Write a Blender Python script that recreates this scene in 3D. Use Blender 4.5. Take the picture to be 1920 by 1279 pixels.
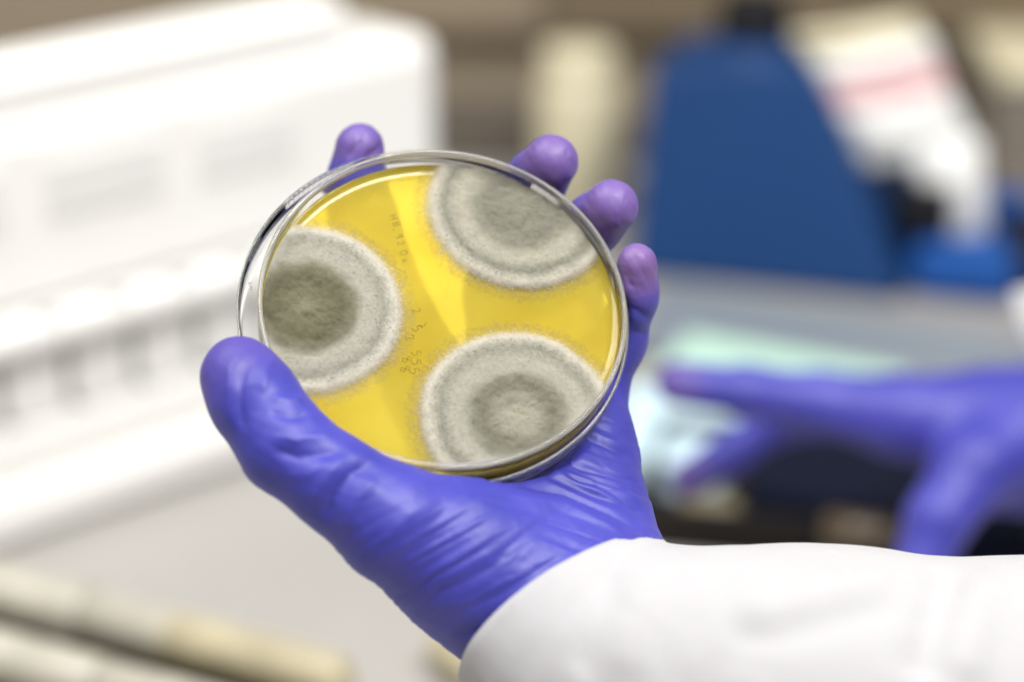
import bpy, bmesh, math
import numpy as np
from mathutils import Vector, Matrix

for o in list(bpy.data.objects): bpy.data.objects.remove(o)
scene = bpy.context.scene
COL = scene.collection
rng = np.random.default_rng(7)

# ------------------------------------------------------------------ camera
CAM_H = 0.42                     # metres above the bench
PITCH = math.radians(20)
LENS = 85.0
FPX = LENS / 36.0 * 1920.0       # focal length in photo pixels
FOCUS = 0.562
cam_d = bpy.data.cameras.new('camera')
cam = bpy.data.objects.new('camera', cam_d); COL.objects.link(cam)
cam.location = (0, 0, CAM_H)
cam.rotation_euler = (math.pi / 2 - PITCH, 0, 0)
cam_d.lens = LENS; cam_d.sensor_width = 36.0
cam_d.clip_start = 0.02; cam_d.clip_end = 50
cam_d.dof.use_dof = True
cam_d.dof.focus_distance = FOCUS
cam_d.dof.aperture_fstop = 4.2
cam_d.dof.aperture_blades = 9
scene.camera = cam

# ------------------------------------------------------------------ world and lamps
world = bpy.data.worlds.new('World'); scene.world = world
world.use_nodes = True
# the room around: pale ceiling and upper walls above, dimmer floor below
wn = world.node_tree; wb = wn.nodes['Background']
wg = wn.nodes.new('ShaderNodeTexCoord'); wx = wn.nodes.new('ShaderNodeSeparateXYZ'); wr = wn.nodes.new('ShaderNodeValToRGB')
wn.links.new(wg.outputs['Generated'], wx.inputs[0])
wm = wn.nodes.new('ShaderNodeMath'); wm.operation = 'MULTIPLY_ADD'; wm.inputs[1].default_value = 0.5; wm.inputs[2].default_value = 0.5
wn.links.new(wx.outputs['Z'], wm.inputs[0]); wn.links.new(wm.outputs[0], wr.inputs[0]); wn.links.new(wr.outputs[0], wb.inputs[0])
wr.color_ramp.elements[0].position = 0.30; wr.color_ramp.elements[0].color = (0.17, 0.16, 0.145, 1)
wr.color_ramp.elements[1].position = 0.85; wr.color_ramp.elements[1].color = (1.0, 0.985, 0.96, 1)
wb.inputs[1].default_value = 0.40

def area(name, loc, target, size, power, color=(1, 1, 1)):
    l = bpy.data.lights.new(name, 'AREA'); l.shape = 'RECTANGLE'
    l.size, l.size_y = size; l.energy = power; l.color = color
    o = bpy.data.objects.new(name, l); COL.objects.link(o)
    o.location = loc
    d = Vector(target) - Vector(loc)
    o.rotation_euler = d.to_track_quat('-Z', 'Y').to_euler()
    return o
area('ceiling_lamp', (0.58, -0.05, 1.62), (0.0, 0.75, 0.12), (1.0, 0.45), 33, (1.0, 0.985, 0.955))
area('ceiling_lamp', (-0.62, 0.55, 1.6), (-0.1, 0.75, 0.1), (0.5, 1.1), 17, (1.0, 0.99, 0.97))

vs = scene.view_settings
vs.view_transform = 'Standard'; vs.look = 'None'; vs.exposure = 0.24; vs.gamma = 1.0
vs.use_curve_mapping = False
scene.cycles.max_bounces = 16
scene.cycles.transmission_bounces = 14
scene.cycles.transparent_max_bounces = 16
scene.cycles.glossy_bounces = 6
scene.cycles.use_denoising = True
scene.cycles.caustics_refractive = True
scene.cycles.blur_glossy = 1.0
scene.cycles.sample_clamp_indirect = 6.0

# ------------------------------------------------------------------ coordinates
CP, SP = math.cos(PITCH), math.sin(PITCH)
RGT = np.array([1, 0, 0.0]); UPV = np.array([0, SP, CP]); FWD = np.array([0, CP, -SP])
CAMP = np.array([0, 0, CAM_H])
D0 = 560.0                       # mm from the camera to the middle of the dish

def px_mm(px, py, z=0.0):
    """photo position -> millimetres in the camera-aligned frame, z towards the camera from the dish"""
    k = (D0 - z) / FPX
    return np.array([(px - 960.0) * k, (639.5 - py) * k, z])
def mm_world(p):
    p = np.asarray(p, float) / 1000.0
    d = D0 / 1000.0 - p[..., 2]
    return CAMP + p[..., 0:1] * RGT + p[..., 1:2] * UPV + d[..., None] * FWD
def ray(px, py):
    return RGT * (px - 960.0) / FPX + UPV * (639.5 - py) / FPX + FWD
def bench_pt(px, py, z=0.0):
    """where a line of sight meets the level at height z"""
    r = ray(px, py); t = (z - CAM_H) / r[2]
    return CAMP + r * t

# ------------------------------------------------------------------ noise
_lat = np.random.default_rng(3).random((32, 32, 32))
def vnoise(p):
    p = np.asarray(p, float); i = np.floor(p).astype(int); f = p - i
    f = f * f * (3 - 2 * f); i0 = i & 31; i1 = (i + 1) & 31
    r = 0
    for a in (0, 1):
        for b in (0, 1):
            for c in (0, 1):
                w = (f[..., 0] if a else 1 - f[..., 0]) * (f[..., 1] if b else 1 - f[..., 1]) * (f[..., 2] if c else 1 - f[..., 2])
                r = r + w * _lat[(i1 if a else i0)[..., 0], (i1 if b else i0)[..., 1], (i1 if c else i0)[..., 2]]
    return r * 2 - 1
def fbm(p, n=3):
    s = 0; a = 1.0; t = 0
    for k in range(n):
        s = s + a * vnoise(np.asarray(p) * 2 ** k + 11.3 * k); t += a; a *= 0.5
    return s / t
def smooth01(a, b, x):
    t = np.clip((x - a) / (b - a), 0, 1); return t * t * (3 - 2 * t)

# ------------------------------------------------------------------ materials
def mat(name, color, rough=0.5, spec=0.5, vary=0.0, vscale=20.0, bump=0.0, bscale=200.0, **kw):
    m = bpy.data.materials.new(name); m.use_nodes = True
    nt = m.node_tree; b = nt.nodes['Principled BSDF']
    b.inputs['Base Color'].default_value = (*color, 1)
    b.inputs['Roughness'].default_value = rough
    b.inputs['Specular IOR Level'].default_value = spec
    for k, v in kw.items():
        b.inputs[k.replace('_', ' ')].default_value = v
    tc = nt.nodes.new('ShaderNodeTexCoord')
    if vary:
        n = nt.nodes.new('ShaderNodeTexNoise'); n.inputs['Scale'].default_value = vscale; n.inputs['Detail'].default_value = 4
        nt.links.new(tc.outputs['Object'], n.inputs['Vector'])
        mx = nt.nodes.new('ShaderNodeMix'); mx.data_type = 'RGBA'
        mx.inputs[6].default_value = (*[c * (1 - vary) for c in color], 1)
        mx.inputs[7].default_value = (*[min(1, c * (1 + vary)) for c in color], 1)
        nt.links.new(n.outputs['Fac'], mx.inputs[0]); nt.links.new(mx.outputs[2], b.inputs['Base Color'])
    if bump:
        n = nt.nodes.new('ShaderNodeTexNoise'); n.inputs['Scale'].default_value = bscale; n.inputs['Detail'].default_value = 3
        nt.links.new(tc.outputs['Object'], n.inputs['Vector'])
        bp = nt.nodes.new('ShaderNodeBump'); bp.inputs['Strength'].default_value = bump; bp.inputs['Distance'].default_value = 0.001
        nt.links.new(n.outputs['Fac'], bp.inputs['Height']); nt.links.new(bp.outputs[0], b.inputs['Normal'])
    return m

M = {}
M['white_plastic'] = mat('white_plastic', (0.89, 0.88, 0.86), 0.35, vary=0.02)
M['frosted'] = mat('frosted_panel', (0.78, 0.77, 0.755), 0.3, vary=0.05)
M['rib_grey'] = mat('rib_grey', (0.70, 0.69, 0.67), 0.4, vary=0.05)
M['slot_grey'] = mat('slot_grey', (0.78, 0.775, 0.76), 0.5, vary=0.08)
M['bench'] = mat('bench_laminate', (0.36, 0.345, 0.325), 0.3, vary=0.06, vscale=9)
M['wall'] = mat('wall_paint', (0.27, 0.22, 0.155), 0.7, vary=0.18, vscale=3.0)
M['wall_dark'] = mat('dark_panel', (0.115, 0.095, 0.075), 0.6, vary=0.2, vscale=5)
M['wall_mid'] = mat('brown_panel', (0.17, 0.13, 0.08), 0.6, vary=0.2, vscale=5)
M['cream'] = mat('cream_plastic', (0.66, 0.60, 0.42), 0.45, vary=0.05)
M['blue'] = mat('blue_enamel', (0.004, 0.040, 0.150), 0.55, spec=0.3, vary=0.1, vscale=6)
M['blue_bright'] = mat('bright_blue_enamel', (0.010, 0.080, 0.33), 0.5, spec=0.3, vary=0.1, vscale=6)
M['black'] = mat('black_plastic', (0.010, 0.010, 0.013), 0.6, spec=0.2, vary=0.2)
M['paper'] = mat('white_paper', (0.78, 0.78, 0.77), 0.7, vary=0.04, bump=0.4, bscale=60)
M['pink'] = mat('pink_print', (0.75, 0.47, 0.48), 0.7, vary=0.06)
M['grey_pad'] = mat('grey_pad', (0.20, 0.235, 0.275), 0.5, vary=0.08)
M['mint'] = mat('mint_paper', (0.48, 0.72, 0.60), 0.6, vary=0.04)
M['pale_blue'] = mat('pale_blue_card', (0.58, 0.76, 0.86), 0.5, vary=0.04)
M['brown'] = mat('brown_glass', (0.085, 0.06, 0.035), 0.25, vary=0.2)
M['olive'] = mat('olive_box', (0.16, 0.135, 0.075), 0.5, vary=0.15)
M['dark_box'] = mat('dark_box', (0.020, 0.017, 0.016), 0.8, spec=0.15, vary=0.3, vscale=12)
M['taupe'] = mat('taupe_plastic', (0.22, 0.19, 0.155), 0.5, vary=0.1)
M['tube_white'] = mat('cream_white_plastic', (0.43, 0.405, 0.335), 0.35, vary=0.38, vscale=90)
M['tube_yellow'] = mat('yellow_agar_tube', (0.42, 0.37, 0.245), 0.3, vary=0.38, vscale=40)
M['tube_joint'] = mat('grey_joint', (0.30, 0.29, 0.25), 0.4, vary=0.1)
M['navy'] = mat('dark_navy_shade', (0.004, 0.006, 0.018), 0.8, spec=0.12, vary=0.2)  # stands in for the shade under the far hand
M['olive_dark'] = mat('dark_olive_shade', (0.045, 0.040, 0.018), 0.7, spec=0.2, vary=0.2)  # stands in for the shade between the tubes
M['ink'] = mat('ink', (0.16, 0.13, 0.03), 0.6)
M['ink_dark'] = mat('dark_ink', (0.04, 0.04, 0.04), 0.6)

# clear polystyrene
m = bpy.data.materials.new('clear_polystyrene'); m.use_nodes = True
b = m.node_tree.nodes['Principled BSDF']
b.inputs['Base Color'].default_value = (0.99, 0.99, 0.99, 1)
b.inputs['Transmission Weight'].default_value = 1.0
b.inputs['Roughness'].default_value = 0.02
b.inputs['IOR'].default_value = 1.22
M['clear'] = m

# the moulded rim: clear polystyrene, ceiling reflection put in as a whitish base
m = bpy.data.materials.new('reflection_white_polystyrene'); m.use_nodes = True
b = m.node_tree.nodes['Principled BSDF']
b.inputs['Base Color'].default_value = (0.93, 0.92, 0.90, 1)
b.inputs['Transmission Weight'].default_value = 0.84
b.inputs['Roughness'].default_value = 0.08
b.inputs['IOR'].default_value = 1.30
M['rim'] = m
M['clear_rim'] = m2 = m.copy(); m2.name = 'clear_edge'
m2.node_tree.nodes['Principled BSDF'].inputs['Transmission Weight'].default_value = 0.93

# agar
m = bpy.data.materials.new('yellow_agar'); m.use_nodes = True
nt = m.node_tree; b = nt.nodes['Principled BSDF']
b.inputs['Transmission Weight'].default_value = 0.68
b.inputs['Roughness'].default_value = 0.10
b.inputs['IOR'].default_value = 1.36
tc = nt.nodes.new('ShaderNodeTexCoord')
n = nt.nodes.new('ShaderNodeTexNoise'); n.inputs['Scale'].default_value = 45; n.inputs['Detail'].default_value = 5
nt.links.new(tc.outputs['Object'], n.inputs['Vector'])
r = nt.nodes.new('ShaderNodeValToRGB')
r.color_ramp.elements[0].position = 0.3; r.color_ramp.elements[0].color = (0.85, 0.63, 0.05, 1)
r.color_ramp.elements[1].position = 0.7; r.color_ramp.elements[1].color = (0.94, 0.78, 0.10, 1)
nt.links.new(n.outputs['Fac'], r.inputs[0]); nt.links.new(r.outputs[0], b.inputs['Base Color'])
M['agar'] = m

# nitrile glove: thin rubber, paler and pinker where it is stretched over a finger pad
m = bpy.data.materials.new('violet_nitrile'); m.use_nodes = True
nt = m.node_tree; b = nt.nodes['Principled BSDF']
at = nt.nodes.new('ShaderNodeAttribute'); at.attribute_name = 'stretch'
tc = nt.nodes.new('ShaderNodeTexCoord')
n = nt.nodes.new('ShaderNodeTexNoise'); n.inputs['Scale'].default_value = 55; n.inputs['Detail'].default_value = 4
nt.links.new(tc.outputs['Object'], n.inputs['Vector'])
cr = nt.nodes.new('ShaderNodeValToRGB')
cr.color_ramp.elements[0].position = 0.3; cr.color_ramp.elements[0].color = (0.028, 0.030, 0.30, 1)
cr.color_ramp.elements[1].position = 0.7; cr.color_ramp.elements[1].color = (0.050, 0.049, 0.365, 1)
nt.links.new(n.outputs['Fac'], cr.inputs[0])
mx = nt.nodes.new('ShaderNodeMix'); mx.data_type = 'RGBA'
nt.links.new(at.outputs['Fac'], mx.inputs[0]); nt.links.new(cr.outputs[0], mx.inputs[6])
mx.inputs[7].default_value = (0.27, 0.135, 0.26, 1)
nt.links.new(mx.outputs[2], b.inputs['Base Color'])
b.inputs['Roughness'].default_value = 0.5
b.inputs['Specular IOR Level'].default_value = 0.55
b.inputs['Sheen Weight'].default_value = 0.15
b.inputs['Sheen Roughness'].default_value = 0.4
b.inputs['Sheen Tint'].default_value = (0.7, 0.65, 1, 1)
b.inputs['Subsurface Weight'].default_value = 0.12
b.inputs['Subsurface Radius'].default_value = (0.5, 0.3, 1.0)
b.inputs['Subsurface Scale'].default_value = 0.003
n2 = nt.nodes.new('ShaderNodeTexNoise'); n2.inputs['Scale'].default_value = 420; n2.inputs['Detail'].default_value = 3
nt.links.new(tc.outputs['Object'], n2.inputs['Vector'])
bp = nt.nodes.new('ShaderNodeBump'); bp.inputs['Strength'].default_value = 0.12; bp.inputs['Distance'].default_value = 0.0006
nt.links.new(n2.outputs['Fac'], bp.inputs['Height']); nt.links.new(bp.outputs[0], b.inputs['Normal'])
M['glove'] = m

# cotton coat cloth
m = bpy.data.materials.new('white_cotton'); m.use_nodes = True
nt = m.node_tree; b = nt.nodes['Principled BSDF']
b.inputs['Base Color'].default_value = (0.455, 0.45, 0.462, 1); b.inputs['Roughness'].default_value = 0.85
b.inputs['Sheen Weight'].default_value = 0.3
b.inputs['Subsurface Weight'].default_value = 0.1; b.inputs['Subsurface Scale'].default_value = 0.003
tc = nt.nodes.new('ShaderNodeTexCoord')
w1 = nt.nodes.new('ShaderNodeTexWave'); w1.inputs['Scale'].default_value = 900; w1.bands_direction = 'X'; w1.inputs['Distortion'].default_value = 1.5
w2 = nt.nodes.new('ShaderNodeTexWave'); w2.inputs['Scale'].default_value = 900; w2.bands_direction = 'Z'; w2.inputs['Distortion'].default_value = 1.5
ad = nt.nodes.new('ShaderNodeMath'); ad.operation = 'ADD'
for w_, k in ((w1, 0), (w2, 1)):
    nt.links.new(tc.outputs['Object'], w_.inputs['Vector']); nt.links.new(w_.outputs['Fac'], ad.inputs[k])
n_ = nt.nodes.new('ShaderNodeTexNoise'); n_.inputs['Scale'].default_value = 700; n_.inputs['Detail'].default_value = 3
nt.links.new(tc.outputs['Object'], n_.inputs['Vector'])
ad2 = nt.nodes.new('ShaderNodeMath'); ad2.operation = 'ADD'
nt.links.new(ad.outputs[0], ad2.inputs[0]); nt.links.new(n_.outputs['Fac'], ad2.inputs[1]); ad = ad2
bp = nt.nodes.new('ShaderNodeBump'); bp.inputs['Strength'].default_value = 0.35; bp.inputs['Distance'].default_value = 0.0005
nt.links.new(ad.outputs[0], bp.inputs['Height']); nt.links.new(bp.outputs[0], b.inputs['Normal'])
M['cloth'] = m

# mould: rings of colour by distance from the point where it was seeded
def mould_mat(name, stops):
    m = bpy.data.materials.new(name); m.use_nodes = True
    nt = m.node_tree; b = nt.nodes['Principled BSDF']
    at = nt.nodes.new('ShaderNodeAttribute'); at.attribute_name = 'rad'
    tc = nt.nodes.new('ShaderNodeTexCoord')
    n = nt.nodes.new('ShaderNodeTexNoise'); n.inputs['Scale'].default_value = 260; n.inputs['Detail'].default_value = 5
    n3 = nt.nodes.new('ShaderNodeTexNoise'); n3.inputs['Scale'].default_value = 1000; n3.inputs['Detail'].default_value = 3
    nt.links.new(tc.outputs['Object'], n.inputs['Vector']); nt.links.new(tc.outputs['Object'], n3.inputs['Vector'])
    a1 = nt.nodes.new('ShaderNodeMath'); a1.operation = 'MULTIPLY_ADD'; a1.inputs[1].default_value = 0.10; a1.inputs[2].default_value = -0.05
    nt.links.new(n.outputs['Fac'], a1.inputs[0])
    a2 = nt.nodes.new('ShaderNodeMath'); a2.operation = 'ADD'
    nt.links.new(at.outputs['Fac'], a2.inputs[0]); nt.links.new(a1.outputs[0], a2.inputs[1])
    r = nt.nodes.new('ShaderNodeValToRGB')
    els = r.color_ramp.elements
    while len(els) < len(stops): els.new(0.5)
    for e, (p, c) in zip(els, stops): e.position = p; e.color = (*[v * 0.84 for v in c], 1)
    nt.links.new(a2.outputs[0], r.inputs[0])
    mm = nt.nodes.new('ShaderNodeMix'); mm.data_type = 'RGBA'; mm.blend_type = 'MULTIPLY'; mm.inputs[0].default_value = 1.0
    r3 = nt.nodes.new('ShaderNodeValToRGB')
    r3.color_ramp.elements[0].position = 0.3; r3.color_ramp.elements[0].color = (0.87, 0.87, 0.86, 1)
    r3.color_ramp.elements[1].position = 0.7; r3.color_ramp.elements[1].color = (1.0, 1.0, 1.0, 1)
    nt.links.new(n3.outputs['Fac'], r3.inputs[0])
    nt.links.new(r.outputs[0], mm.inputs[6]); nt.links.new(r3.outputs[0], mm.inputs[7])
    tn = nt.nodes.new('ShaderNodeAttribute'); tn.attribute_name = 'tone'
    mt_ = nt.nodes.new('ShaderNodeVectorMath'); mt_.operation = 'SCALE'
    nt.links.new(mm.outputs[2], mt_.inputs[0]); nt.links.new(tn.outputs['Fac'], mt_.inputs['Scale'])
    nt.links.new(mt_.outputs[0], b.inputs['Base Color'])
    b.inputs['Roughness'].default_value = 0.95
    b.inputs['Specular IOR Level'].default_value = 0.1
    b.inputs['Sheen Weight'].default_value = 0.3
    # the outermost threads are sparse: the agar shows between them
    al = nt.nodes.new('ShaderNodeAttribute'); al.attribute_name = 'cover'
    s1 = nt.nodes.new('ShaderNodeMath'); s1.operation = 'SUBTRACT'
    m3 = nt.nodes.new('ShaderNodeMath'); m3.operation = 'MULTIPLY_ADD'; m3.inputs[1].default_value = 0.55; m3.inputs[2].default_value = -0.02
    nt.links.new(n3.outputs['Fac'], m3.inputs[0])
    nt.links.new(al.outputs['Fac'], s1.inputs[0]); nt.links.new(m3.outputs[0], s1.inputs[1])
    m4 = nt.nodes.new('ShaderNodeMath'); m4.operation = 'MULTIPLY'; m4.inputs[1].default_value = 1.5; m4.use_clamp = True
    nt.links.new(s1.outputs[0], m4.inputs[0]); nt.links.new(m4.outputs[0], b.inputs['Alpha'])
    bp = nt.nodes.new('ShaderNodeBump'); bp.inputs['Strength'].default_value = 0.3; bp.inputs['Distance'].default_value = 0.0004
    nt.links.new(n3.outputs['Fac'], bp.inputs['Height']); nt.links.new(bp.outputs[0], b.inputs['Normal'])
    return m

# ------------------------------------------------------------------ object helpers
def tag(o, label=None, cat=None, group=None, kind=None):
    if label: o['label'] = label
    if cat: o['category'] = cat
    if group: o['group'] = group
    if kind: o['kind'] = kind
    return o
def empty(name, loc, label, cat, group=None):
    o = bpy.data.objects.new(name, None); COL.objects.link(o); o.location = loc; o.empty_display_size = 0.02
    return tag(o, label, cat, group)
def link(name, me, material, parent=None, smooth=True):
    o = bpy.data.objects.new(name, me); COL.objects.link(o)
    me.materials.clear(); me.materials.append(material)
    if smooth: me.polygons.foreach_set('use_smooth', np.ones(len(me.polygons), bool))
    if parent is not None:
        o.parent = parent
        bpy.context.view_layer.update()
        o.matrix_parent_inverse = parent.matrix_world.inverted()
    return o
def mesh_np(name, verts, faces, attrs=None):
    me = bpy.data.meshes.new(name)
    me.from_pydata(np.asarray(verts).tolist(), [], [list(map(int, f)) for f in faces])
    for k, v in (attrs or {}).items():
        a = me.attributes.new(k, 'FLOAT', 'POINT'); a.data.foreach_set('value', np.asarray(v, np.float32))
    me.update(); return me
def bm_obj(name, bm, material, parent=None, smooth=False):
    me = bpy.data.meshes.new(name); bmesh.ops.recalc_face_normals(bm, faces=bm.faces); bm.to_mesh(me); bm.free()
    return link(name, me, material, parent, smooth)
def frame_box(bm, O, ax, ay, az, x0, x1, y0, y1, z0, z1, bev=0.0, seg=2):
    """a bevelled box in a frame with origin O and unit axes"""
    vs_ = []
    for z in (z0, z1):
        for x, y in ((x0, y0), (x1, y0), (x1, y1), (x0, y1)):
            vs_.append(bm.verts.new(Vector(O + ax * x + ay * y + az * z)))
    fs = [bm.faces.new([vs_[i] for i in f]) for f in ((3, 2, 1, 0), (4, 5, 6, 7), (0, 1, 5, 4), (1, 2, 6, 5), (2, 3, 7, 6), (3, 0, 4, 7))]
    if bev:
        es = list({e for f in fs for e in f.edges})
        bmesh.ops.bevel(bm, geom=es, offset=bev, segments=seg, affect='EDGES', profile=0.5)
def prism(bm, pts_a, pts_b, bev=0.0):
    va = [bm.verts.new(Vector(p)) for p in pts_a]; vb = [bm.verts.new(Vector(p)) for p in pts_b]
    n_ = len(va)
    fs = [bm.faces.new(va[::-1]), bm.faces.new(vb)]
    for i in range(n_): fs.append(bm.faces.new((va[i], va[(i + 1) % n_], vb[(i + 1) % n_], vb[i])))
    if bev:
        es = list({e for f in fs for e in f.edges})
        bmesh.ops.bevel(bm, geom=es, offset=bev, segments=3, affect='EDGES', profile=0.5)
def lathe(prof, seg=48, closed=False):
    """prof: (radius, height) list -> verts, faces about the z axis (numpy, open or closed profile)"""
    prof = np.array(prof, float); n_ = len(prof)
    th = np.linspace(0, 2 * np.pi, seg, endpoint=False)
    V = np.stack([np.outer(prof[:, 0], np.cos(th)), np.outer(prof[:, 0], np.sin(th)), np.repeat(prof[:, 1:2], seg, 1)], -1).reshape(-1, 3)
    F = []
    for i in range(n_ if closed else n_ - 1):
        j = (i + 1) % n_
        for k in range(seg):
            l = (k + 1) % seg
            F.append((i * seg + k, i * seg + l, j * seg + l, j * seg + k))
    return V, F
def axes_to(p, q):
    d = q - p; L = np.linalg.norm(d); w = d / L
    a = np.cross([0, 0, 1.0], w)
    if np.linalg.norm(a) < 1e-5: a = np.array([1.0, 0, 0])
    a /= np.linalg.norm(a); return a, np.cross(w, a), w, L

# ================================================================== SETTING
bm = bmesh.new()
frame_box(bm, np.zeros(3), RGT, np.array([0, 1.0, 0]), np.array([0, 0, 1.0]), -1.6, 1.6, 0.05, 1.50, -0.04, 0, 0.004)
tag(bm_obj('bench_top', bm, M['bench']), 'pale grey laminate bench top under everything', kind='structure')

WALL_Y = 1.50
bm = bmesh.new()
frame_box(bm, np.zeros(3), RGT, np.array([0, 1.0, 0]), np.array([0, 0, 1.0]), -1.8, 1.8, WALL_Y, WALL_Y + 0.05, -0.2, 0.9)
wall = tag(bm_obj('wall', bm, M['wall']), 'tan back wall behind the bench', kind='structure')
# panels on the wall
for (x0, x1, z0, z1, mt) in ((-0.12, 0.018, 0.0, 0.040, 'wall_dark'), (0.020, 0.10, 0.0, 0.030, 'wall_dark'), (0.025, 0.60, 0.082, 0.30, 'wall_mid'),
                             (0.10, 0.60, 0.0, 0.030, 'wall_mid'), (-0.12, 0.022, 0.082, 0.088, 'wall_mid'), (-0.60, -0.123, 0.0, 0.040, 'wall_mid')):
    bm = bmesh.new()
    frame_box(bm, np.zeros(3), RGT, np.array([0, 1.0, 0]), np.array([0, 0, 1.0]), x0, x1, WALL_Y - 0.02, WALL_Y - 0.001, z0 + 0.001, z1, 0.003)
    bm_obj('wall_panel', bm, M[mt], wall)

# ================================================================== PETRI DISH (base, open towards the camera) AND LID
TILT, TDIR = math.radians(31.5), math.radians(76)
DN = np.array([math.sin(TILT) * math.cos(TDIR), math.sin(TILT) * math.sin(TDIR), math.cos(TILT)])
DU = np.cross([0, 1.0, 0], DN); DU /= np.linalg.norm(DU); DV = np.cross(DN, DU)
DC = px_mm(833, 566, 0.0)
R_BASE, H_BASE, R_LID = 43.0, 12.5, 46.0
AG_TOP, LID_BACK = -6.0, -13.6
LID_OFF = np.array([-1.7, 0.2])
def dish_mm(u, v, h):
    u, v, h = np.broadcast_arrays(np.asarray(u, float), np.asarray(v, float), np.asarray(h, float))
    return DC + u[..., None] * DU + v[..., None] * DV + h[..., None] * DN
def px_on_dish(px, py, h):
    """dish-plane (u, v) of the point at height h seen at a photo position"""
    o = np.array([0, 0, D0]); d = px_mm(px, py, 0.0) - o
    t = ((DC + h * DN - o) @ DN) / (d @ DN); p = o + t * d - DC
    return np.array([p @ DU, p @ DV])
def dish_world(V):
    V = np.asarray(V, float); return mm_world(dish_mm(V[:, 0], V[:, 1], V[:, 2]))

def arc(cx, cz, r, a0, a1, n_=5):
    return [(cx + r * math.cos(math.radians(a)), cz + r * math.sin(math.radians(a))) for a in np.linspace(a0, a1, n_)]
dish = empty('petri_dish', mm_world(DC), 'open clear culture dish of yellow agar with three grey mould colonies', 'petri dish')
# wall and bottom as one closed glassy profile (radius, height)
ro, ri, hb = R_BASE, R_BASE - 1.0, -H_BASE
prof = [(0.01, hb)] + [(ro - 1.2, hb)] + arc(ro - 1.2, hb + 0.8, 0.8, -90, 0, 5)[1:] \
    + [(ro - 0.4, -8.5), (ro - 0.12, -2.2), (ro - 0.12, -1.85), (ri + 0.12, -1.85), (ri, -2.2), (ri - 0.3, hb + 2.2)] + arc(ri - 1.1, hb + 2.0, 0.8, 0, -90, 5) + [(0.01, hb + 1.2)]
V, Fc = lathe(prof, 180)
link('dish_wall', mesh_np('dish_wall', dish_world(V), Fc), M['clear'], dish)
V, Fc = lathe([(ro - 0.05, -1.9)] + arc(ro - 0.52, -0.55, 0.56, 0, 180, 11) + [(ri + 0.02, -1.9)], 180, closed=True)
link('rim', mesh_np('rim', dish_world(V), Fc), M['rim'], dish)
# agar, slightly let into the wall, with a meniscus climbing it
ra = ri + 0.12
pr = [(0.01, hb + 1.1), (ra - 1.5, hb + 1.1), (ra - 0.45, hb + 2.0), (ra - 0.1, AG_TOP + 1.0)]
for t in np.linspace(0, 1, 9)[1:]:
    pr.append((ra - 0.25 - 3.2 * t, AG_TOP + 1.0 * (1 - t) ** 2.4))
for t in (0.8, 0.5, 0.2, 0.0003): pr.append(((ra - 3.5) * t, AG_TOP))
V, Fc = lathe(pr, 180)
link('agar', mesh_np('agar', dish_world(V), Fc), M['agar'], dish)

# lid, open side up, the dish standing inside it
lid = empty('cover_dish', mm_world(DC + LID_BACK * DN), 'clear wider cover dish nested behind the open agar dish', 'cover dish')
lo, li, lb, lt = R_LID, R_LID - 0.8, LID_BACK, -4.6
prof = [(0.01, lb)] + [(lo - 1.6, lb)] + arc(lo - 1.6, lb + 1.0, 1.0, -90, 0, 5)[1:] + [(lo - 0.3, lb + 3)] \
    + [(lo - 0.08, lt - 1.0), (li + 0.08, lt - 1.0), (li - 0.3, lb + 2.0)] + arc(li - 1.0, lb + 1.7, 0.7, 0, -90, 4) + [(0.01, lb + 1.0)]
V, Fc = lathe(prof, 180)
V[:, :2] += LID_OFF
link('lid_shell', mesh_np('lid_shell', dish_world(V), Fc), M['clear'], lid)
V, Fc = lathe([(lo, lt - 1.05)] + arc(lo - 0.4, lt - 0.45, 0.4, 0, 180, 9) + [(li, lt - 1.05)], 180, closed=True)
V[:, :2] += LID_OFF
link('rim', mesh_np('rim', dish_world(V), Fc), M['clear_rim'], lid)

# colonies
OLIVE = [(0.0, (0.20, 0.195, 0.13)), (0.14, (0.15, 0.145, 0.087)), (0.36, (0.115, 0.11, 0.065)), (0.46, (0.185, 0.175, 0.12)), (0.56, (0.37, 0.35, 0.29)),
         (0.66, (0.37, 0.355, 0.30)), (0.75, (0.31, 0.30, 0.25)), (0.84, (0.50, 0.475, 0.405)), (0.91, (0.60, 0.56, 0.475)), (1.0, (0.48, 0.38, 0.18))]
GREEN = [(0.0, (0.225, 0.22, 0.17)), (0.2, (0.20, 0.195, 0.15)), (0.38, (0.195, 0.19, 0.15)), (0.48, (0.29, 0.28, 0.215)), (0.58, (0.39, 0.37, 0.30)),
         (0.66, (0.37, 0.355, 0.285)), (0.75, (0.255, 0.25, 0.20)), (0.84, (0.46, 0.435, 0.36)), (0.90, (0.56, 0.52, 0.43)), (1.0, (0.42, 0.32, 0.13))]
TAN = [(0.0, (0.32, 0.305, 0.235)), (0.17, (0.285, 0.275, 0.215)), (0.33, (0.165, 0.157, 0.118)), (0.42, (0.20, 0.195, 0.15)), (0.52, (0.345, 0.335, 0.275)),
       (0.62, (0.375, 0.362, 0.305)), (0.74, (0.27, 0.262, 0.21)), (0.84, (0.48, 0.455, 0.38)), (0.90, (0.58, 0.54, 0.45)), (1.0, (0.44, 0.34, 0.15))]
HA = AG_TOP
def wall_clip(p, lim):
    q = p.copy(); r_ = np.hypot(q[:, 0], q[:, 1]); k = np.where(r_ > lim, lim / np.maximum(r_, 1e-6), 1.0)
    return q * k[:, None], r_ > lim
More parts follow.
